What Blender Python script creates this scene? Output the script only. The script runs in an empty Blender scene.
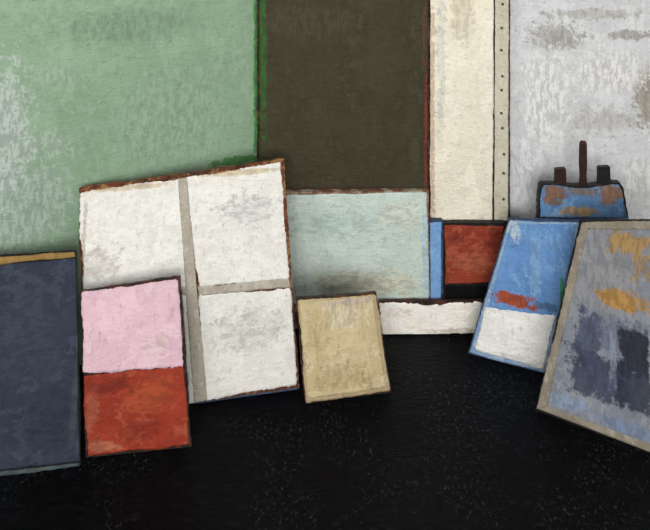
import bpy, math, random
from mathutils import Vector, noise
random.seed(4)
scene = bpy.context.scene
scene.view_settings.view_transform = 'Standard'
COL = scene.collection
F, D, H = 560.0, 2.4, 418*2.4/560.0     # survey constants: focal, wall distance, eye height
CAM = Vector((0, -D, H))

def lin(c):
    o = []
    for v in c:
        v = v/255.0
        o.append(v/12.92 if v <= 0.04045 else ((v+0.055)/1.055)**2.4)
    return (o[0], o[1], o[2], 1)

def ray(u, v):
    return Vector(((u-325)/F, 1.0, -(v+100)/F))
def on_floor(u, v):
    r = ray(u, v); return CAM + r*(-CAM.z/r.z)

class Plane:
    """A board standing on the floor: bottom line from a to b, leaning back by k per metre of height."""
    def __init__(s, a, b, k=0.0):
        s.o = Vector(a); s.s = (Vector(b)-Vector(a)); s.s.z = 0; s.s.normalize()
        back = Vector((-s.s.y, s.s.x, 0))
        s.t = (back*k + Vector((0, 0, 1))).normalized()
        s.n = s.s.cross(s.t)
        if s.n.y > 0: s.n = -s.n
    def hit(s, u, v):
        r = ray(u, v)
        return CAM + r*((s.o-CAM).dot(s.n)/r.dot(s.n))
    def loc(s, p):
        q = p-s.o; return (q.dot(s.s), q.dot(s.t))
    def at(s, a, b, off=0.0):
        return s.o + s.s*a + s.t*b + s.n*off
    def l(s, u, v): return s.loc(s.hit(u, v))
def lean(bl, br, k): return Plane(on_floor(*bl), on_floor(*br), k)
def upright(y): return Plane((0, y, 0), (1, y, 0), 0)

# ---------------- materials -----------------
class NT:
    def __init__(s, name):
        s.m = bpy.data.materials.new(name); s.m.use_nodes = True
        s.t = s.m.node_tree; s.b = s.t.nodes['Principled BSDF']
    def n(s, typ, **kw):
        x = s.t.nodes.new(typ)
        for k, v in kw.items(): setattr(x, k, v)
        return x
    def lk(s, a, b): s.t.links.new(a, b)
    def noise(s, vec, scale, detail=5, dist=0.0, rough=.55, out='Fac'):
        x = s.n('ShaderNodeTexNoise'); x.noise_dimensions = '2D'; x.inputs['Scale'].default_value = scale
        x.inputs['Detail'].default_value = detail; x.inputs['Distortion'].default_value = dist
        x.inputs['Roughness'].default_value = rough
        s.lk(vec, x.inputs['Vector']); return x.outputs[out]
    def warp(s, vec, scale, amt):
        c = s.noise(vec, scale, 3, 0, .6, 'Color')
        a = s.n('ShaderNodeVectorMath', operation='SUBTRACT'); s.lk(c, a.inputs[0]); a.inputs[1].default_value = (.5, .5, .5)
        b = s.n('ShaderNodeVectorMath', operation='MULTIPLY_ADD'); s.lk(a.outputs[0], b.inputs[0])
        b.inputs[1].default_value = (amt, amt, 0); s.lk(vec, b.inputs[2]); return b.outputs[0]
    def voro(s, vec, feature='F1', out='Color'):
        x = s.n('ShaderNodeTexVoronoi', feature=feature); x.voronoi_dimensions = '2D'; x.inputs['Scale'].default_value = 1
        s.lk(vec, x.inputs['Vector'])
        return x.outputs[out]
    def mapping(s, vec, sc, loc=(0, 0, 0), rot=0):
        x = s.n('ShaderNodeMapping'); x.inputs['Scale'].default_value = sc; x.inputs['Location'].default_value = loc
        x.inputs['Rotation'].default_value = (0, 0, rot)
        s.lk(vec, x.inputs['Vector']); return x.outputs['Vector']
    def rng(s, val, a, b, lo=0., hi=1.):
        x = s.n('ShaderNodeMapRange'); x.inputs[1].default_value = a; x.inputs[2].default_value = b
        x.inputs[3].default_value = lo; x.inputs[4].default_value = hi
        s.lk(val, x.inputs[0]); return x.outputs[0]
    def math(s, op, a, b=None):
        x = s.n('ShaderNodeMath', operation=op)
        for i, q in enumerate((a, b)):
            if q is None: continue
            if isinstance(q, (int, float)): x.inputs[i].default_value = q
            else: s.lk(q, x.inputs[i])
        return x.outputs[0]
    def mix(s, f, a, b):
        x = s.n('ShaderNodeMix', data_type='RGBA')
        if isinstance(f, (int, float)): x.inputs[0].default_value = f
        else: s.lk(f, x.inputs[0])
        for i, q in ((6, a), (7, b)):
            if isinstance(q, tuple): x.inputs[i].default_value = q
            else: s.lk(q, x.inputs[i])
        return x.outputs[2]
    def red(s, col):
        x = s.n('ShaderNodeSeparateColor'); s.lk(col, x.inputs[0]); return x.outputs[0], x.outputs[1]

def paint(name, base, alt, hi=None, plane=None, patches=(), rough=.36, bump=1.0, spec=.22, blot=7,
          hif=(.53, .565), strokes='h', stroke_amt=.4, seed=0., under=None, under_amt=.5, knife=.5, crack=.3, pbrush=.4):
    N = NT(name)
    uv0 = N.n('ShaderNodeTexCoord').outputs['UV']
    uv = N.mapping(uv0, (1, 1, 1), (seed*3.7+11, seed*5.1+7, seed))
    def sc(lo, hi_): return (lo, hi_, 1) if strokes == 'h' else (hi_, lo, 1)
    wv = N.warp(uv, 6, .02)
    st = N.noise(N.mapping(wv, sc(18, 48)), 1.0, 8, 0, .72)
    st2 = N.noise(N.mapping(wv, sc(18, 30), (4, 1, 0)), 1.0, 8, 0, .74)
    cross = N.noise(N.mapping(wv, sc(70, 20), (3, 8, 0)), 1.0, 7, 0, .7)
    big = N.noise(uv, blot, 9, 0, .74)
    scr = N.noise(N.mapping(uv, (26, 32, 1), (5, 9, 0)), 1.0, 9, 0, .8)
    # palette-knife smears: overlapping slanted facets, one tone and one height each
    kn = N.mapping(N.warp(N.warp(uv, 12, .04), 60, .010), sc(8, 17), (0, 0, 0), .25)
    kr, kg = N.red(N.voro(kn))
    kn2 = N.mapping(N.warp(N.warp(uv, 18, .03), 70, .010), sc(26, 13), (1.7, 4.1, 0), -.2)
    kr2, kg2 = N.red(N.voro(kn2))
    cedge = N.voro(N.mapping(N.warp(uv, 45, .02), (50, 45, 1)), 'DISTANCE_TO_EDGE', 'Distance')
    c = N.mix(N.rng(big, .40, .60), lin(base), lin(alt))
    dark = tuple(max(0, x*0.76) for x in base)
    light = tuple(min(252, x*1.05+4) for x in base)
    c = N.mix(N.rng(kr, .45, 1.0, 0, knife), c, lin(alt))
    c = N.mix(N.rng(kg, .5, 1.0, 0, knife), c, lin(light))
    c = N.mix(N.rng(kr2, .7, 1.0, 0, knife*.8), c, lin(alt))
    c = N.mix(N.rng(kg2, .7, 1.0, 0, knife*.8), c, lin(light))
    c = N.mix(N.rng(st, .53, .56, 0, stroke_amt), c, lin(alt))
    c = N.mix(N.rng(N.math('ADD', N.math('MULTIPLY', cross, .5), N.math('MULTIPLY', scr, .5)), .57, .59, 0, .5), c, lin(dark))
    if hi:
        m = N.math('ADD', N.math('MULTIPLY', st2, .5), N.math('MULTIPLY', big, .5))
        c = N.mix(N.rng(m, hif[0], hif[1], 0, .7), c, lin(hi))
    if under:
        m = N.math('ADD', N.math('MULTIPLY', scr, .55), N.math('MULTIPLY', st2, .45))
        c = N.mix(N.rng(m, .57, .585, 0, under_amt), c, lin(under))
    pn = N.math('ADD', N.math('MULTIPLY', scr, 1-pbrush), N.math('MULTIPLY', st2, pbrush))
    for p in patches:
        u, v, ru, rv, colr, amp = p[:6]
        kind = p[6] if len(p) > 6 else 'e'
        soft = (p[7] if len(p) > 7 else .08)*.4
        top = p[8] if len(p) > 8 else 1.0
        P = plane.hit(u, v); cs, ct = plane.loc(P)
        s1, t1 = plane.l(u+ru, v); s2, t2 = plane.l(u, v-rv)
        rs = abs(s1-cs); rt = abs(t2-ct)
        q = N.mapping(uv0, (1/rs, 1/rt, 0), (-cs/rs, -ct/rt, 0))
        if kind == 'e':
            x = N.n('ShaderNodeVectorMath', operation='LENGTH'); N.lk(q, x.inputs[0]); dist = x.outputs['Value']
        else:
            sp = N.n('ShaderNodeSeparateXYZ'); N.lk(q, sp.inputs[0])
            dist = N.math('MAXIMUM', N.math('ABSOLUTE', sp.outputs[0]), N.math('ABSOLUTE', sp.outputs[1]))
        val = N.math('ADD', N.math('SUBTRACT', 1.0, dist), N.math('MULTIPLY', N.math('SUBTRACT', pn, .5), amp*1.6))
        fac = N.rng(val, -soft, soft, 0, top)
        c2 = tuple(max(0, x*.83) for x in colr)
        pc = N.mix(N.rng(st, .46, .54), lin(colr), lin(c2))
        c = N.mix(fac, c, pc)
    cm = N.math('MULTIPLY', N.rng(cedge, .0, .06, 1, 0), N.rng(big, .50, .60))
    c = N.mix(N.math('MULTIPLY', cm, crack), c, lin(dark))
    N.lk(c, N.b.inputs['Base Color'])
    N.b.inputs['Roughness'].default_value = rough
    N.b.inputs['Specular IOR Level'].default_value = spec
    hgt = N.math('ADD', N.math('MULTIPLY', scr, 1.0), N.math('MULTIPLY', cross, .4))
    hgt = N.math('ADD', hgt, N.math('MULTIPLY', st, .5))
    hgt = N.math('ADD', hgt, N.math('MULTIPLY', kr, .22))
    hgt = N.math('ADD', hgt, N.math('MULTIPLY', kr2, .18))
    bp = N.n('ShaderNodeBump'); bp.inputs['Strength'].default_value = min(1, bump); bp.inputs['Distance'].default_value = .0085
    N.lk(hgt, bp.inputs['Height']); N.lk(bp.outputs[0], N.b.inputs['Normal'])
    return N.m

# ---------------- mesh helpers -----------------
def wob(x, seed, amp):
    v = Vector((x*9, seed*9.13, .5)); w = Vector((x*40, seed*4.7, 2.5)); z = Vector((x*170, seed*2.7, 7.5))
    return amp*(noise.noise(v)*1.7 + noise.noise(w)*.8 + noise.noise(z)*.8)

def new_obj(name, verts, faces, uvs, mat, origin, parent=None, smooth=False):
    me = bpy.data.meshes.new(name)
    me.from_pydata([tuple(v-origin) for v in verts], [], faces)
    if uvs:
        ul = me.uv_layers.new(name='UVMap')
        for lp in me.loops: ul.data[lp.index].uv = uvs[lp.vertex_index]
    me.materials.append(mat)
    if smooth:
        for p in me.polygons: p.use_smooth = True
    ob = bpy.data.objects.new(name, me); COL.objects.link(ob)
    if parent: ob.parent = parent
    else: ob.location = origin
    return ob

SEED = [1.0]
def slab(name, pl, corners, mat, thick=.022, jit=.0025, label=None, cat='canvas', px=True):
    """canvas body; corners TL,TR,BR,BL"""
    SEED[0] += 1.3; sd = SEED[0]
    c = [Vector(pl.l(*q)) if px else Vector(q) for q in corners]
    c[2].y = max(c[2].y, 0) ; c[3].y = max(c[3].y, 0)
    ring = []
    for i in range(4):
        a, b = c[i], c[(i+1) % 4]; L = (b-a).length; n = max(4, int(L/.006))
        nr = Vector(((b-a).y, -(b-a).x)).normalized()
        for j in range(n):
            p = a.lerp(b, j/n)
            e = min(j, n-j)/4.0
            p = p + nr*(wob(j/n*L+i*3.1, sd, jit)*min(1, e+.3))
            if i == 2: p.y = max(p.y, 0)
            ring.append(p)
    front = [pl.at(p.x, p.y) for p in ring]; back = [pl.at(p.x, p.y, -thick) for p in ring]
    for q in front+back: q.z = max(q.z, .0008)
    n = len(ring); verts = front+back
    uvs = [(p.x, p.y) for p in ring]+[(p.x+.02, p.y+.02) for p in ring]
    faces = [list(range(n)), list(range(2*n-1, n-1, -1))]
    faces += [[i, n+i, n+(i+1) % n, (i+1) % n] for i in range(n)]
    o = (pl.at(*c[3])+pl.at(*c[2]))/2; o.z = 0
    ob = new_obj(name, verts, faces, uvs, mat, o)
    bm_fix(ob)
    ob['label'] = label; ob['category'] = cat
    return ob

def plate(name, pl, pts, f, b, mat, origin, parent=None, jit=.002):
    """outline plate, front offset f, back offset b"""
    SEED[0] += 1.1; sd = SEED[0]
    c = [Vector(pl.l(*q)) for q in pts]; ring = []
    for i in range(len(c)):
        p0, p1 = c[i], c[(i+1) % len(c)]; L = (p1-p0).length; n = max(2, int(L/.006))
        nr = Vector(((p1-p0).y, -(p1-p0).x)).normalized()
        for j in range(n):
            ring.append(p0.lerp(p1, j/n)+nr*wob(j/n*L+i*2.3, sd, jit)*(0 if j == 0 else 1))
    zmin = min(p.y for p in c)
    for p in ring: p.y = max(p.y, zmin)
    n = len(ring)
    verts = [pl.at(p.x, p.y, f) for p in ring]+[pl.at(p.x, p.y, b) for p in ring]
    faces = [list(range(n)), list(range(2*n-1, n-1, -1))]+[[i, n+i, n+(i+1) % n, (i+1) % n] for i in range(n)]
    ob = new_obj(name, verts, faces, [(p.x, p.y) for p in ring]+[(p.x, p.y+.01) for p in ring], mat, origin, parent)
    bm_fix(ob); return ob

def bm_fix(ob):
    import bmesh
    bm = bmesh.new(); bm.from_mesh(ob.data)
    bmesh.ops.recalc_face_normals(bm, faces=bm.faces); bm.to_mesh(ob.data); bm.free()

def panel(name, parent, pl, corners, mat, off=.002, jit=.003, cell=.006, label=None, impasto=.0004, sag=0.0):
    """raised ragged layer of paint or strip on a board; corners TL,TR,BR,BL"""
    SEED[0] += 1.7; sd = SEED[0]
    tl, tr, br, bl = [Vector(pl.l(*q)) for q in corners]
    W = max((tr-tl).length, (br-bl).length); Hh = max((tl-bl).length, (tr-br).length)
    nx = max(3, int(W/cell)); ny = max(3, int(Hh/cell))
    verts, uvs, faces = [], [], []
    for j in range(ny+1):
        for i in range(nx+1):
            a, b = i/nx, j/ny
            p = bl.lerp(br, a).lerp(tl.lerp(tr, a), b)
            p.y -= sag*4*a*(1-a)*b
            if i == 0: p.x += wob(b*Hh, sd, jit)
            if i == nx: p.x += wob(b*Hh, sd+3, jit)
            if j == 0: p.y += wob(a*W, sd+5, jit)
            if j == ny: p.y += wob(a*W, sd+8, jit)
            # softened, hand-painted corners
            dx = min(i, nx-i)*W/nx; dy = min(j, ny-j)*Hh/ny; r = .007
            if dx < r and dy < r and min(W, Hh) > .05:
                cx = 1 if i < nx/2 else -1; cy = 1 if j < ny/2 else -1
                k = max(0, math.hypot(r-dx, r-dy)-r)*.7
                p.x += cx*k; p.y += cy*k
            h = off+impasto*noise.noise(Vector((p.x*60, p.y*90, sd)))
            q = pl.at(p.x, p.y, h); q.z = max(q.z, .001)
            verts.append(q); uvs.append((p.x, p.y))
    for j in range(ny):
        for i in range(nx):
            k = j*(nx+1)+i
            faces.append([k, k+1, k+nx+2, k+nx+1])
    nf = len(faces)
    ring = [i for i in range(nx+1)]+[j*(nx+1)+nx for j in range(1, ny+1)]+[ny*(nx+1)+i for i in range(nx-1, -1, -1)]+[j*(nx+1) for j in range(ny-1, 0, -1)]
    b0 = len(verts)
    for r in ring:
        q = verts[r]-pl.n*(off+.0006)
        verts.append(q); uvs.append(uvs[r])
    m = len(ring)
    for i in range(m): faces.append([ring[i], b0+i, b0+(i+1) % m, ring[(i+1) % m]])
    ob = new_obj(name, verts, faces, uvs, mat, parent.location.copy(), parent, smooth=True)
    bm_fix(ob)
    for p in ob.data.polygons:
        if p.index >= nf: p.use_smooth = False
    if label: ob['label'] = label
    return ob

# ---------------- setting -----------------
xc = (258-325)*D/F
WL = Plane((xc-2.2, -.374*2.2, 0), (xc, 0, 0), 0)
WB = Plane((xc, 0, 0), (3, 0, 0), 0)
green = paint('green_wall_paint', (131, 156, 130), (121, 146, 120), (140, 162, 139), WL, [
    (20, 205, 50, 45, (160, 175, 164), 3.6, 'e', .6, .65),
    (2, 130, 28, 60, (178, 188, 181), 3.6, 'e', .5, .75),
    (38, 145, 34, 10, (164, 178, 165), 4.2, 'e', .5, .6),
    (50, 75, 26, 9, (151, 169, 151), 4.0, 'e', .5, .5),
    (170, 120, 50, 50, (139, 162, 138), 3.0, 'e', .7, .5),
    (130, 25, 60, 16, (114, 140, 115), 3.0, 'e', .7, .6),
    (256.5, 70, 2.6, 90, (54, 132, 54), 2.4, 'r', .3, .9),
    (238, 160, 26, 4, (64, 122, 58), 2.8, 'e', .3, .85)], strokes='v', blot=4, hif=(.53, .60), stroke_amt=.3, bump=.65,
    under=(150, 165, 149), under_amt=.25, knife=.35, crack=.1)
plaster = paint('grey_plaster', (205, 207, 208), (194, 195, 197), (220, 221, 221), WB, [
    (556, 38, 26, 13, (170, 167, 161), 3.6, 'e', .3, .85),
    (645, 95, 12, 30, (158, 151, 136), 3.6, 'e', .3, .85),
    (628, 35, 18, 5, (166, 162, 155), 3.6, 'e', .3, .85),
    (590, 14, 44, 5, (180, 177, 170), 4.0, 'e', .3, .7),
    (600, 120, 40, 12, (184, 181, 175), 4.0, 'e', .4, .6),
    (545, 100, 24, 45, (226, 227, 225), 3.6, 'e', .4, .8),
    (610, 72, 34, 22, (228, 227, 224), 3.6, 'e', .4, .8),
    (640, 180, 20, 20, (221, 221, 216), 3.4, 'e', .4, .7),
    (530, 175, 20, 30, (219, 221, 222), 3.4, 'e', .4, .6)], strokes='v', blot=6, bump=.75, under=(170, 166, 160), under_amt=.5, pbrush=.25)
def wallmesh(name, pl, a, b, h, mat, thick=.08):
    n = Vector((0, 0, 0))
    pts = [(a, 0), (b, 0), (b, h), (a, h)]
    verts = [pl.at(*p) for p in pts]+[pl.at(p[0], p[1], -thick) for p in pts]
    faces = [[0, 1, 2, 3], [7, 6, 5, 4], [0, 4, 5, 1], [1, 5, 6, 2], [2, 6, 7, 3], [3, 7, 4, 0]]
    ob = new_obj(name, verts, faces, pts+pts, mat, n); bm_fix(ob)
    ob['kind'] = 'structure'; return ob
Lw = math.hypot(2.2, .374*2.2)
w = wallmesh('wall_left', WL, 0, Lw, 2.6, green); w['label'] = 'sage green painted studio wall with pale worn patches'; w['category'] = 'wall'
w = wallmesh('wall_back', WB, 0, 3.0, 2.6, plaster); w['label'] = 'mottled grey-white plaster studio wall'; w['category'] = 'wall'

# floor: near-solid black enamel, brushed, with ridges and glints painted in as sparse pale flecks
N = NT('black_floor_enamel')
uv = N.n('ShaderNodeTexCoord').outputs['Object']
big = N.noise(uv, 3.5, 6, 0, .6)
c = N.mix(N.rng(big, .4, .62), lin((5, 5, 8)), lin((9, 10, 14)))
stf = N.noise(N.mapping(N.warp(uv, 7, .06), (16, 60, 1), (0, 0, 0), .35), 1, 8, 0, .68)
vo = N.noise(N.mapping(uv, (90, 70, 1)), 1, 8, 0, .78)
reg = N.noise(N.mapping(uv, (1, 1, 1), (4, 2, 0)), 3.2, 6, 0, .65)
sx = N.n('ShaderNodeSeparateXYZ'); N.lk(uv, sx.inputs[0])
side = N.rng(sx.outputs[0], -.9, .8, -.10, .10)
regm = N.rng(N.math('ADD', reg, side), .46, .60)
c = N.mix(N.math('MULTIPLY', N.math('MULTIPLY', N.rng(vo, .60, .63), regm), .5), c, lin((92, 98, 106)))  # light glints coloured in as grey specks
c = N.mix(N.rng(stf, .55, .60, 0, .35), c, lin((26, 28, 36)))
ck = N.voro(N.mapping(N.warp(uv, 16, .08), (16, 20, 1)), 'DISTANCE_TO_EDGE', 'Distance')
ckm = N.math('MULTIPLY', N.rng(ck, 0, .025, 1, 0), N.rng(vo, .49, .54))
c = N.mix(N.math('MULTIPLY', N.math('MULTIPLY', ckm, regm), .5), c, lin((84, 90, 100)))  # thin pale crackle lines, more glints put into the colour
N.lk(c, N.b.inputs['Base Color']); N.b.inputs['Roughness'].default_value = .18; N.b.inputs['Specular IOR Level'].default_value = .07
hg = N.math('ADD', N.math('MULTIPLY', stf, 1.2), N.math('MULTIPLY', vo, .9))
bp = N.n('ShaderNodeBump'); bp.inputs['Strength'].default_value = 1; bp.inputs['Distance'].default_value = .022
N.lk(hg, bp.inputs['Height']); N.lk(bp.outputs[0], N.b.inputs['Normal'])
fv = [Vector(p) for p in ((-3, -4, 0), (3, -4, 0), (3, .08, 0), (-3, .08, 0), (-3, -4, -.05), (3, -4, -.05), (3, .08, -.05), (-3, .08, -.05))]
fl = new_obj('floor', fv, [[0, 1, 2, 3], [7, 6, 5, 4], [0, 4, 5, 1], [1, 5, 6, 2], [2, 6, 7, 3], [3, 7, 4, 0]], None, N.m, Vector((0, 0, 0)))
bm_fix(fl); fl['kind'] = 'structure'; fl['label'] = 'glossy black painted studio floor with scratches and painted-in glints'; fl['category'] = 'floor'

edge_dark = paint('dark_paint_edge', (30, 25, 22), (46, 31, 25), (98, 52, 38), hif=(.51, .55), blot=14)
edge_brown = paint('brown_paint_edge', (46, 28, 22), (112, 60, 36), (154, 116, 76), hif=(.51, .55), blot=16)
edge_mint = paint('mint_edge', (84, 50, 40), (140, 104, 84), (170, 166, 146), hif=(.50, .54), blot=16)
edge_black = paint('black_paint_edge', (18, 18, 20), (30, 27, 26), (56, 46, 38), hif=(.54, .6), blot=14)
edge_blue = paint('slate_paint_edge', (34, 46, 66), (66, 92, 126), (22, 20, 24), hif=(.53, .57), blot=14)

# ---------------- back row -----------------
P1 = upright(-.032)
olive = slab('stretched_canvas', P1, [(257, -60), (429, -60), (429, 330), (257, 330)], edge_dark,
             label='tall dark olive brown canvas standing against the wall', jit=.0018)
panel('painted_surface', olive, P1, [(259.5, -57), (427.5, -57), (427.5, 325), (260, 325)],
      paint('olive_paint', (64, 61, 44), (56, 53, 38), (74, 70, 52), P1, [
          (310, 20, 45, 14, (75, 69, 50), 3.4, 'e', .5, .7), (263, 40, 3, 80, (50, 100, 44), 3, 'r', .3, .75),
          (426.5, 130, 2, 60, (126, 54, 40), 2.6, 'r', .2, .9),
          (425, 30, 3, 30, (94, 68, 52), 3, 'r', .3, .6),
          (345, 189, 80, 3, (68, 44, 38), 3, 'e', .4, .7)], strokes='v', blot=6, hif=(.54, .6), bump=.9, knife=.35, spec=.16), jit=.003)
cream = slab('stretched_canvas', P1, [(430, -60), (510, -60), (510, 330), (430, 330)], edge_dark,
             label='tall cream canvas with tacked side edge showing', jit=.0012)
panel('painted_surface', cream, P1, [(430.5, -57), (494, -57), (492.5, 221), (430, 221)],
      paint('cream_paint', (236, 230, 212), (227, 220, 199), (242, 238, 224), P1, [
          (441, 60, 4, 70, (198, 204, 196), 3.8, 'e', .4, .5),
          (462, 14, 12, 26, (214, 201, 174), 4.0, 'e', .4, .6), (432, 120, 2.5, 110, (194, 154, 124), 3.6, 'r', .3, .6)],
          strokes='v', blot=7, under=(212, 202, 178), under_amt=.45), jit=.002)
strip = panel('tacked_edge', cream, P1, [(495.3, -57), (509, -57), (508, 221), (494, 221)],
      paint('strip_paint', (202, 196, 177), (190, 184, 163), (214, 209, 193), P1, strokes='v'), jit=.0015,
      label='beige side edge with a row of dark tacks')
tackm = paint('tack_metal', (84, 76, 66), (60, 54, 48), rough=.4)
def disc_dome(name, c, r, h, mat, parent, org):
    vs, fs = [], []
    n = 12
    for k in range(4):
        a = k/4*math.pi/2
        for i in range(n):
            t = 2*math.pi*i/n
            vs.append(c+Vector((math.cos(t)*r*math.cos(a), -h*math.sin(a), math.sin(t)*r*math.cos(a))))
    vs.append(c+Vector((0, -h, 0)))
    for k in range(3):
        for i in range(n): fs.append([k*n+i, k*n+(i+1) % n, (k+1)*n+(i+1) % n, (k+1)*n+i])
    for i in range(n): fs.append([3*n+i, 3*n+(i+1) % n, 4*n])
    fs.append(list(range(n-1, -1, -1)))
    ob = new_obj(name, vs, fs, [(v.x, v.z) for v in vs], mat, org, parent, True); bm_fix(ob); return ob
t0 = None
for v in (4, 28, 50, 76, 90, 113, 128, 154, 173, 199):
    if t0 is None:
        t0 = disc_dome('tack', P1.hit(502.5, v)+Vector((0, -.002, 0)), .0062, .004, tackm, strip, cream.location.copy())
        p0 = P1.hit(502.5, v)
    else:
        t = t0.copy(); COL.objects.link(t); t.parent = strip; t.location = P1.hit(502.5+random.uniform(-1.6, 1.6), v)-p0
panel('lower_band', cream, P1, [(431, 222.5), (508, 222.5), (508, 327), (431, 327)], edge_black, off=.002)

P2 = upright(-.062)
pale = slab('stretched_canvas', P2, [(284, 192.3), (429, 190.5), (430, 333), (287, 333)], edge_mint,
            label='pale mint green canvas behind a white board', jit=.0015)
panel('painted_surface', pale, P2, [(285.5, 194.7), (427, 192.5), (429, 303), (289, 304)],
      paint('mint_paint', (199, 212, 202), (189, 204, 195), (210, 219, 208), P2, [
          (365, 283, 50, 12, (212, 208, 183), 3.6, 'e', .4, .7), (335, 225, 40, 14, (178, 200, 191), 3.8, 'e', .5, .5),
          (400, 215, 20, 12, (216, 220, 202), 3.6, 'e', .4, .6),
          (425, 250, 3, 40, (168, 204, 222), 3, 'r', .3, .6)], strokes='h', under=(176, 198, 190), under_amt=.5), jit=.0025)
blue = slab('painted_board', P2, [(429.6, 221), (443, 221), (443, 333), (430.4, 333)], edge_blue,
            label='narrow sky blue board standing on edge', jit=.001, cat='board')
panel('painted_surface', blue, P2, [(429.8, 222.5), (441.5, 222), (440.5, 303), (430.5, 303)],
      paint('sky_blue_paint', (128, 170, 218), (114, 156, 206), (146, 186, 226), P2, strokes='v'), jit=.0015)
red = slab('stretched_canvas', P2, [(443.2, 223), (505, 223), (505, 333), (443.2, 333)], edge_black,
           label='small brick red canvas with black lower band', jit=.0012)
redp = dict(base=(150, 62, 42), alt=(134, 52, 36), hi=(174, 92, 66))
panel('red_field', red, P2, [(444.5, 225.5), (504, 226), (500, 282), (445, 284)],
      paint('red_paint_small', plane=P2, patches=[(470, 262, 22, 9, (178, 98, 70), 3.4, 'e', .4, .75), (495, 240, 8, 12, (112, 40, 30), 3, 'e', .4, .75), (455, 238, 9, 6, (122, 44, 32), 3.2, 'e', .4, .7)], under=(106, 40, 30), under_amt=.6, **redp), jit=.003)
panel('black_band', red, P2, [(445.5, 286), (503, 285), (503, 331), (445.5, 331)], paint('black_band_paint', (10, 10, 13), (16, 15, 18), spec=.1), jit=.001)

P3 = Plane((0.0, -.0905, 0), (1, -.0845, 0), 0)
board = slab('white_board', P3, [(379, 301.5), (482, 300.5), (480, 336), (384, 338)], edge_dark, thick=.012,
             label='low off-white wooden board against the canvases', cat='board', jit=.0015)
panel('painted_surface', board, P3, [(379.5, 302.5), (481, 301.7), (479, 332.5), (383, 336.5)],
      paint('offwhite_paint', (254, 249, 239), (248, 241, 228), (255, 254, 249), P3, [
          (455, 331, 22, 3, (214, 204, 188), 3.2, 'e', .4, .7), (400, 312, 16, 5, (246, 230, 216), 3.4, 'e', .4, .6)], strokes='h'), jit=.006, sag=.006)

# ---------------- window-like white canvas -----------------
PW = lean((84, 418), (300, 388), .27)
win = slab('stretched_canvas', PW, [(79, 188.5), (284, 158.5), (299.5, 388.5), (84, 418)], edge_brown, thick=.028,
           label='large white canvas with a grey cross dividing four panes', jit=.003)
whp = lambda nm, pa, sd: paint(nm, (229, 227, 220), (218, 215, 207), (237, 236, 231), PW, pa, strokes='h', seed=sd, hif=(.50, .54), under=(199, 194, 184), under_amt=.5)
panel('pane', win, PW, [(80.5, 192), (180, 178), (192, 287.5), (83, 290.5)], whp('pane_a', [(100, 264, 18, 14, (204, 197, 189), 3.8, 'e', .4, .6), (84, 240, 2, 40, (178, 168, 152), 3, 'r', .4, .6), (130, 187, 45, 3, (204, 182, 146), 3, 'e', .4, .7)], 1), jit=.0045)
panel('pane', win, PW, [(186, 177), (281.5, 163.5), (288.5, 278.5), (198, 287)], whp('pane_b', [(250, 210, 25, 14, (211, 210, 207), 3.8, 'e', .4, .7), (240, 172, 40, 3, (204, 184, 140), 3, 'e', .4, .7)], 2), jit=.0045)
panel('pane', win, PW, [(85, 297), (192, 294.5), (197, 402), (89, 415)], whp('pane_c', [], 3), jit=.0025)
panel('pane', win, PW, [(199, 295), (291, 287), (297, 384.5), (206, 399)], whp('pane_d', [(250, 330, 30, 20, (213, 210, 203), 3.8, 'e', .4, .7)], 4), jit=.0045)
barm = paint('bar_paint', (176, 168, 154), (164, 156, 142), (196, 190, 178), PW, strokes='v')
panel('vertical_bar', win, PW, [(177.5, 178.5), (187, 177.5), (207.5, 400), (194, 402)], barm, off=.0025, jit=.0025)
panel('horizontal_bar', win, PW, [(198.5, 286.5), (289, 278), (291, 287), (199.5, 295.5)], barm, off=.0022, jit=.0025)
panel('horizontal_bar', win, PW, [(84, 290), (191, 287), (192, 295), (85, 298)], barm, off=.0022, jit=.002)
panel('lower_edge', win, PW, [(196, 402.5), (298, 386.5), (299.5, 391.5), (196, 407)],
      paint('lower_edge_paint', (44, 60, 84), (76, 98, 124), (30, 28, 34), PW), off=.003, jit=.002)

# ---------------- pink and red canvas -----------------
PP = lean((86, 458), (190, 447), .43)
pk = slab('stretched_canvas', PP, [(81, 290.5), (180, 276), (191.5, 447.5), (86, 459)], edge_dark, thick=.016,
          label='canvas with pink upper field and brick red lower field', jit=.0022)
panel('pink_field', pk, PP, [(82, 292), (177.5, 278.5), (184, 365.5), (83.5, 373.5)],
      paint('pink_paint', (218, 184, 195), (209, 173, 186), (226, 198, 206), PP, [
          (155, 345, 14, 12, (216, 192, 188), 3.4, 'e', .5, .5)], strokes='h', under=(201, 163, 176), under_amt=.4), jit=.0035)
panel('red_field', pk, PP, [(84.5, 375), (184, 367), (188.5, 444.5), (87.5, 456)],
      paint('red_paint_large', (152, 55, 35), (135, 46, 30), (170, 84, 58), PP, [
          (150, 395, 24, 18, (168, 76, 46), 3.8, 'e', .5, .75), (105, 447, 20, 5, (178, 112, 82), 3.6, 'e', .4, .7),
          (92, 410, 6, 24, (166, 96, 72), 3.8, 'e', .4, .6), (110, 385, 24, 9, (118, 40, 28), 3.6, 'e', .4, .7),
          (140, 430, 20, 10, (128, 42, 27), 3.8, 'e', .4, .6)], strokes='h', hif=(.54, .58), under=(104, 38, 28), under_amt=.6), jit=.0035)

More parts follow.
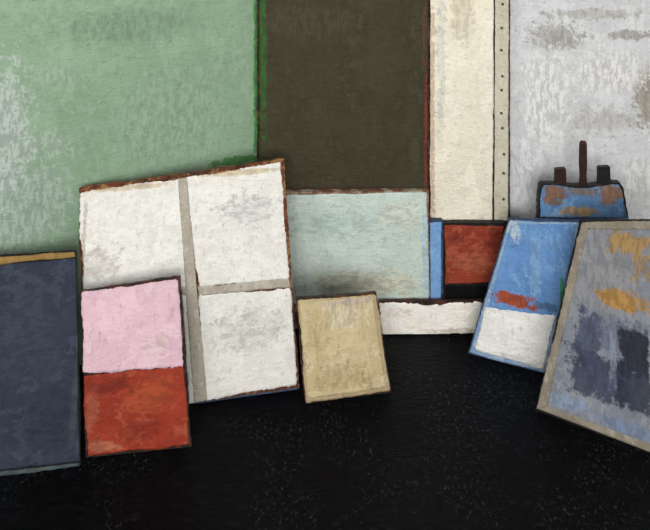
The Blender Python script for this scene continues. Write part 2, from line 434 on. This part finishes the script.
# ---------------- navy canvas -----------------
PN = lean((-20, 480), (80, 465.5), .53)
nv = slab('stretched_canvas', PN, [(-25, 256), (75.5, 250), (80.5, 466), (-22, 480)], edge_black, thick=.016,
          label='large slate navy canvas with an ochre top edge', jit=.0018)
panel('painted_surface', nv, PN, [(-24, 267), (76, 258), (79.5, 462), (-21, 472)],
      paint('navy_paint', (53, 58, 72), (45, 50, 64), (66, 74, 87), PN, [
          (25, 330, 30, 40, (60, 68, 82), 3, 'e', .8, .7), (50, 420, 25, 30, (47, 52, 66), 3, 'e', .8, .7), (78, 370, 3, 60, (70, 80, 82), 3, 'r', .4, .6)], strokes='h', stroke_amt=.25, spec=.13, knife=.35), jit=.002)
panel('top_edge', nv, PN, [(-24, 259.5), (74.5, 252), (75.5, 257), (-24, 266)],
      paint('ochre_edge', (152, 120, 66), (130, 100, 56), (100, 110, 72), PN, strokes='h'), off=.003, jit=.002, label='ochre painted top edge')
panel('lower_edge', nv, PN, [(-21, 473), (79, 463), (80, 465.5), (-21, 479)],
      paint('grey_edge', (76, 88, 88), (56, 64, 68), (40, 40, 44), PN), off=.003, jit=.0015)

# ---------------- tan canvas -----------------
PT = lean((305, 404), (391, 393), .30)
tn = slab('stretched_canvas', PT, [(296, 298.5), (376.5, 292.5), (391.5, 392.5), (305, 404.5)], edge_dark, thick=.018,
          label='small sand coloured canvas with beige painted border', jit=.002)
panel('border', tn, PT, [(297.5, 300.3), (376, 294.5), (390.3, 391), (306.2, 402.5)],
      paint('tan_border', (178, 160, 126), (164, 144, 108), (190, 176, 147), PT), jit=.0025, off=.0008)
panel('painted_surface', tn, PT, [(298.8, 301.5), (372.5, 297), (386, 387), (308, 399)],
      paint('sand_paint', (199, 183, 146), (189, 170, 129), (211, 199, 168), PT, [
          (345, 315, 22, 14, (213, 202, 172), 3.8, 'e', .5, .8), (345, 378, 30, 12, (185, 163, 120), 3.8, 'e', .5, .7), (315, 335, 10, 22, (195, 175, 132), 3.6, 'e', .5, .6),
          (345, 302, 26, 3, (190, 174, 164), 3, 'e', .4, .6)], strokes='v', under=(171, 150, 108)), off=.0014, jit=.004)

# ---------------- blue and white canvas -----------------
PB = lean((469, 354), (546, 374), .2)
bw = slab('stretched_canvas', PB, [(508, 219.5), (580, 220.5), (547, 375), (468, 355)], edge_blue, thick=.018,
          label='canvas with blue upper field and white lower field', jit=.002)
panel('border', bw, PB, [(509, 221), (579, 222), (545.5, 373), (469.5, 353)],
      paint('pale_border', (146, 168, 188), (108, 146, 190), (196, 200, 196), PB), jit=.002, off=.001)
panel('blue_field', bw, PB, [(511, 225), (576, 224), (559, 317), (487, 312)],
      paint('blue_paint', (104, 146, 198), (90, 131, 184), (128, 168, 208), PB, [
          (515, 232, 5, 9, (192, 209, 216), 2.8, 'e', .4, .8), (545, 240, 24, 10, (114, 158, 206), 3, 'e', .5, .7),
          (535, 265, 5, 26, (134, 172, 208), 3.4, 'e', .4, .6), (562, 294, 2.0, 15, (66, 146, 86), 1.4, 'r', .3, .9),
          (545, 306, 12, 3.5, (70, 92, 118), 2.4, 'r', .4, .7),
          (515, 300, 18, 6.5, (164, 78, 52), 1.9, 'r', .25, 1)], strokes='v', pbrush=.3), jit=.0022, off=.002)
panel('white_field', bw, PB, [(486, 306), (556, 315.5), (542.5, 369.5), (474.5, 348.5)],
      paint('white_paint', (236, 235, 230), (226, 224, 218), (242, 241, 238), PB, [
          (520, 359, 25, 3, (208, 209, 210), 3.4, 'e', .4, .6)], strokes='h', under=(206, 203, 196), under_amt=.35), jit=.004, off=.003)

# ---------------- grey framed canvas -----------------
PR = lean((537, 411), (660, 457), .34)
gr = slab('framed_canvas', PR, [(581, 221), (668, 219), (664, 459), (535.5, 411.5)], edge_black, thick=.024,
          label='grey-blue abstract canvas with ochre patches in a taupe frame', jit=.002)
frm = paint('taupe_frame', (146, 137, 122), (124, 115, 101), (172, 164, 149), PR, strokes='v', hif=(.53, .57))
panel('painted_surface', gr, PR, [(586, 229), (662, 229), (657, 448), (546, 406)],
      paint('grey_abstract', (130, 134, 141), (116, 122, 133), (147, 151, 157), PR, [
          (600, 265, 34, 50, (143, 142, 143), 3, 'e', .8, .7),
          (630, 244, 20, 10, (166, 132, 78), 3.0, 'r', .3, .9),
          (641, 264, 8, 15, (158, 130, 88), 3.4, 'r', .3, .75),
          (621, 300, 27, 10, (176, 134, 72), 2.3, 'e', .25, .95),
          (612, 336, 34, 18, (100, 108, 126), 2.6, 'r', .4, .75),
          (588, 342, 12, 28, (74, 83, 104), 2.2, 'r', .3, .85),
          (600, 376, 30, 22, (60, 68, 90), 1.9, 'r', .25, .9),
          (634, 352, 15, 22, (38, 42, 54), 1.5, 'r', .2, .95),
          (634, 390, 18, 20, (48, 54, 72), 1.9, 'r', .25, .9),
          (570, 403, 22, 7, (136, 153, 180), 3.4, 'e', .4, .75),
          (630, 430, 30, 8, (120, 137, 166), 3.2, 'e', .4, .75),
          (613, 352, 3, 28, (132, 142, 160), 2.6, 'r', .3, .75)], strokes='v', under=(150, 157, 167), under_amt=.45, pbrush=.4), off=.001, jit=.002)
panel('frame_rail', gr, PR, [(581.5, 222), (668, 220.5), (662, 229.5), (586, 229)], frm, off=.0018, jit=.003)
panel('frame_rail', gr, PR, [(536.5, 408), (545.5, 405), (664, 449), (663.5, 457)], frm, off=.0018, jit=.003)
panel('frame_rail', gr, PR, [(581.5, 223), (588, 229), (546.5, 406), (537, 409)], frm, off=.0022, jit=.003)
panel('frame_rail', gr, PR, [(659, 230), (667, 221), (663.5, 456), (654, 445)], frm, off=.0022, jit=.002)

# ---------------- toolbox on a crate behind the leaning canvases -----------------
def box(name, corners8, mat, origin, parent=None, bev=.004):
    fs = [[0, 1, 2, 3], [7, 6, 5, 4], [0, 4, 5, 1], [1, 5, 6, 2], [2, 6, 7, 3], [3, 7, 4, 0]]
    vs = [Vector(c) for c in corners8]
    me = bpy.data.meshes.new(name); me.from_pydata([tuple(v-origin) for v in vs], [], fs)
    ul = me.uv_layers.new(name='UVMap')
    for lp in me.loops:
        v = vs[lp.vertex_index]; ul.data[lp.index].uv = (v.x+v.y*.7, v.z+v.y*.3)
    me.materials.append(mat); ob = bpy.data.objects.new(name, me); COL.objects.link(ob)
    if parent: ob.parent = parent
    else: ob.location = origin
    bm_fix(ob)
    if bev:
        b = ob.modifiers.new('bevel', 'BEVEL'); b.width = bev; b.segments = 3
    return ob
def cuboid(x0, x1, y0, y1, z0, z1):
    return [(x0, y0, z0), (x1, y0, z0), (x1, y0, z1), (x0, y0, z1), (x0, y1, z0), (x1, y1, z0), (x1, y1, z1), (x0, y1, z1)]
YB = -.15; YC = -.126
PX = upright(YB)
zb = PX.hit(580, 221).z
x0, x1 = PX.hit(538, 221).x, PX.hit(629, 221).x
crm = paint('crate_wood', (52, 44, 38), (40, 34, 30), strokes='h')
co = Vector(((x0+x1)/2, -.13, 0))
cr = box('crate', cuboid(x0+.01, x1-.01, YB+.012, YC+.02, .001, zb-.001), crm, co)
cr['label'] = 'dark wooden crate behind leaning canvases carrying a blue toolbox'; cr['category'] = 'crate'
for k in range(4):
    z0 = .02+k*(zb-.03)/4; z1 = z0+(zb-.03)/4-.015
    box('slat', cuboid(x0+.012, x1-.012, YB+.002, YB+.0135, z0, z1), crm, co, cr, .002)
bo = Vector(((x0+x1)/2, (YB+YC)/2, zb))
tb = plate('toolbox', PX, [(537.5, 221), (538.5, 205), (540, 186), (543, 183), (556, 183.5), (574, 186), (592, 185.5), (612, 182.5), (620, 182.5), (623.5, 188), (626, 204), (629, 221)],
           0, YB-YC, edge_black, bo, None, .002)
tb['label'] = 'angular blue toolbox with rusty patches, stubs and tall peg'; tb['category'] = 'toolbox'
tbm = paint('toolbox_paint', (92, 131, 174), (78, 114, 156), (116, 153, 189), PX, [
          (578, 211, 18, 5, (164, 134, 88), 3.0, 'e', .3, .9), (610, 194, 13, 10, (142, 102, 66), 3.0, 'e', .3, .9),
          (554, 194, 13, 9, (134, 96, 60), 3.0, 'e', .3, .9), (582, 191, 16, 4, (124, 106, 84), 3, 'e', .4, .8),
          (625, 206, 2, 12, (66, 78, 98), 2, 'r', .3, .7), (580, 218.5, 42, 1.8, (34, 38, 48), 2.2, 'r', .3, .85)], strokes='v', pbrush=.2)
plate('front_panel', PX, [(539.3, 219.8), (540.2, 204), (541.8, 188), (544, 185), (556.5, 185.3), (574, 187.8), (592, 187.3), (612, 184.5), (618.5, 184.7), (621.8, 190), (624.3, 205), (627.3, 219.8)],
      .002, -.0005, tbm, bo, tb, .0028)
def lathe(name, cx, cy, prof, mat, parent, n=20):
    vs, fs = [], []
    for r, z in prof:
        for i in range(n):
            t = 2*math.pi*i/n; vs.append(Vector((cx+r*math.cos(t), cy+r*.7*math.sin(t), z)))
    for k in range(len(prof)-1):
        for i in range(n): fs.append([k*n+i, k*n+(i+1) % n, (k+1)*n+(i+1) % n, (k+1)*n+i])
    fs.append(list(range(n-1, -1, -1))); fs.append([(len(prof)-1)*n+i for i in range(n)])
    ob = new_obj(name, vs, fs, [(v.x, v.z) for v in vs], mat, parent.location.copy(), parent, True); bm_fix(ob); return ob
YK = (YB+YC)/2
PK = upright(YK)
hm = paint('dark_handle', (52, 30, 26), (36, 24, 22), (78, 46, 38), rough=.4)
xh = PK.hit(583, 160).x; zt2 = PX.hit(580, 187.2).z; zh = PK.hit(583, 141).z
lathe('peg', xh, YK, [(.014, zt2), (.0165, zt2+.01), (.014, zt2+.04), (.0165, (zt2+zh)/2), (.0155, zh-.02), (.0145, zh-.007), (.009, zh)], hm, tb)
for ku, mt, tp, sw in ((560, hm, 167.5, .022), (603.5, edge_black, 165.5, .024)):
    xk = PK.hit(ku, 175).x; zk = PK.hit(ku, tp).z; d = .0105
    box('stub', [(xk-sw, YK-d, zt2), (xk+sw+.001, YK-d, zt2), (xk+sw-.001, YK-d, zk), (xk-sw+.001, YK-d, zk-.003),
                 (xk-sw, YK+d, zt2), (xk+sw+.001, YK+d, zt2), (xk+sw-.001, YK+d, zk), (xk-sw+.001, YK+d, zk-.003)], mt, bo, tb, .003)

# ---------------- light and camera -----------------
wd = bpy.data.worlds.new('studio_world'); scene.world = wd; wd.use_nodes = True
bg = wd.node_tree.nodes['Background']; bg.inputs[0].default_value = (1, .99, .98, 1); bg.inputs[1].default_value = .62
def area(name, loc, target, size, power, colr=(1, .985, .96)):
    ld = bpy.data.lights.new(name, 'AREA'); ld.shape = 'RECTANGLE'; ld.size = size[0]; ld.size_y = size[1]; ld.energy = power; ld.color = colr
    o = bpy.data.objects.new(name, ld); COL.objects.link(o); o.location = loc
    o.rotation_euler = (Vector(target)-Vector(loc)).to_track_quat('-Z', 'Y').to_euler(); return o
area('front_softbox', (0, -4.4, 1.7), (0, 0, .6), (3.2, 1.8), 162)
area('relief_softbox', (-2.0, -1.6, 2.9), (.2, 0, .6), (.8, .8), 34)  # unseen grazing light, added to bring out the paint relief
cd = bpy.data.cameras.new('camera'); cam = bpy.data.objects.new('camera', cd); COL.objects.link(cam)
cam.location = CAM; cam.rotation_euler = (math.pi/2, 0, 0)
cd.sensor_width = 36; cd.lens = F*36/650; cd.shift_y = -365/650
scene.camera = cam
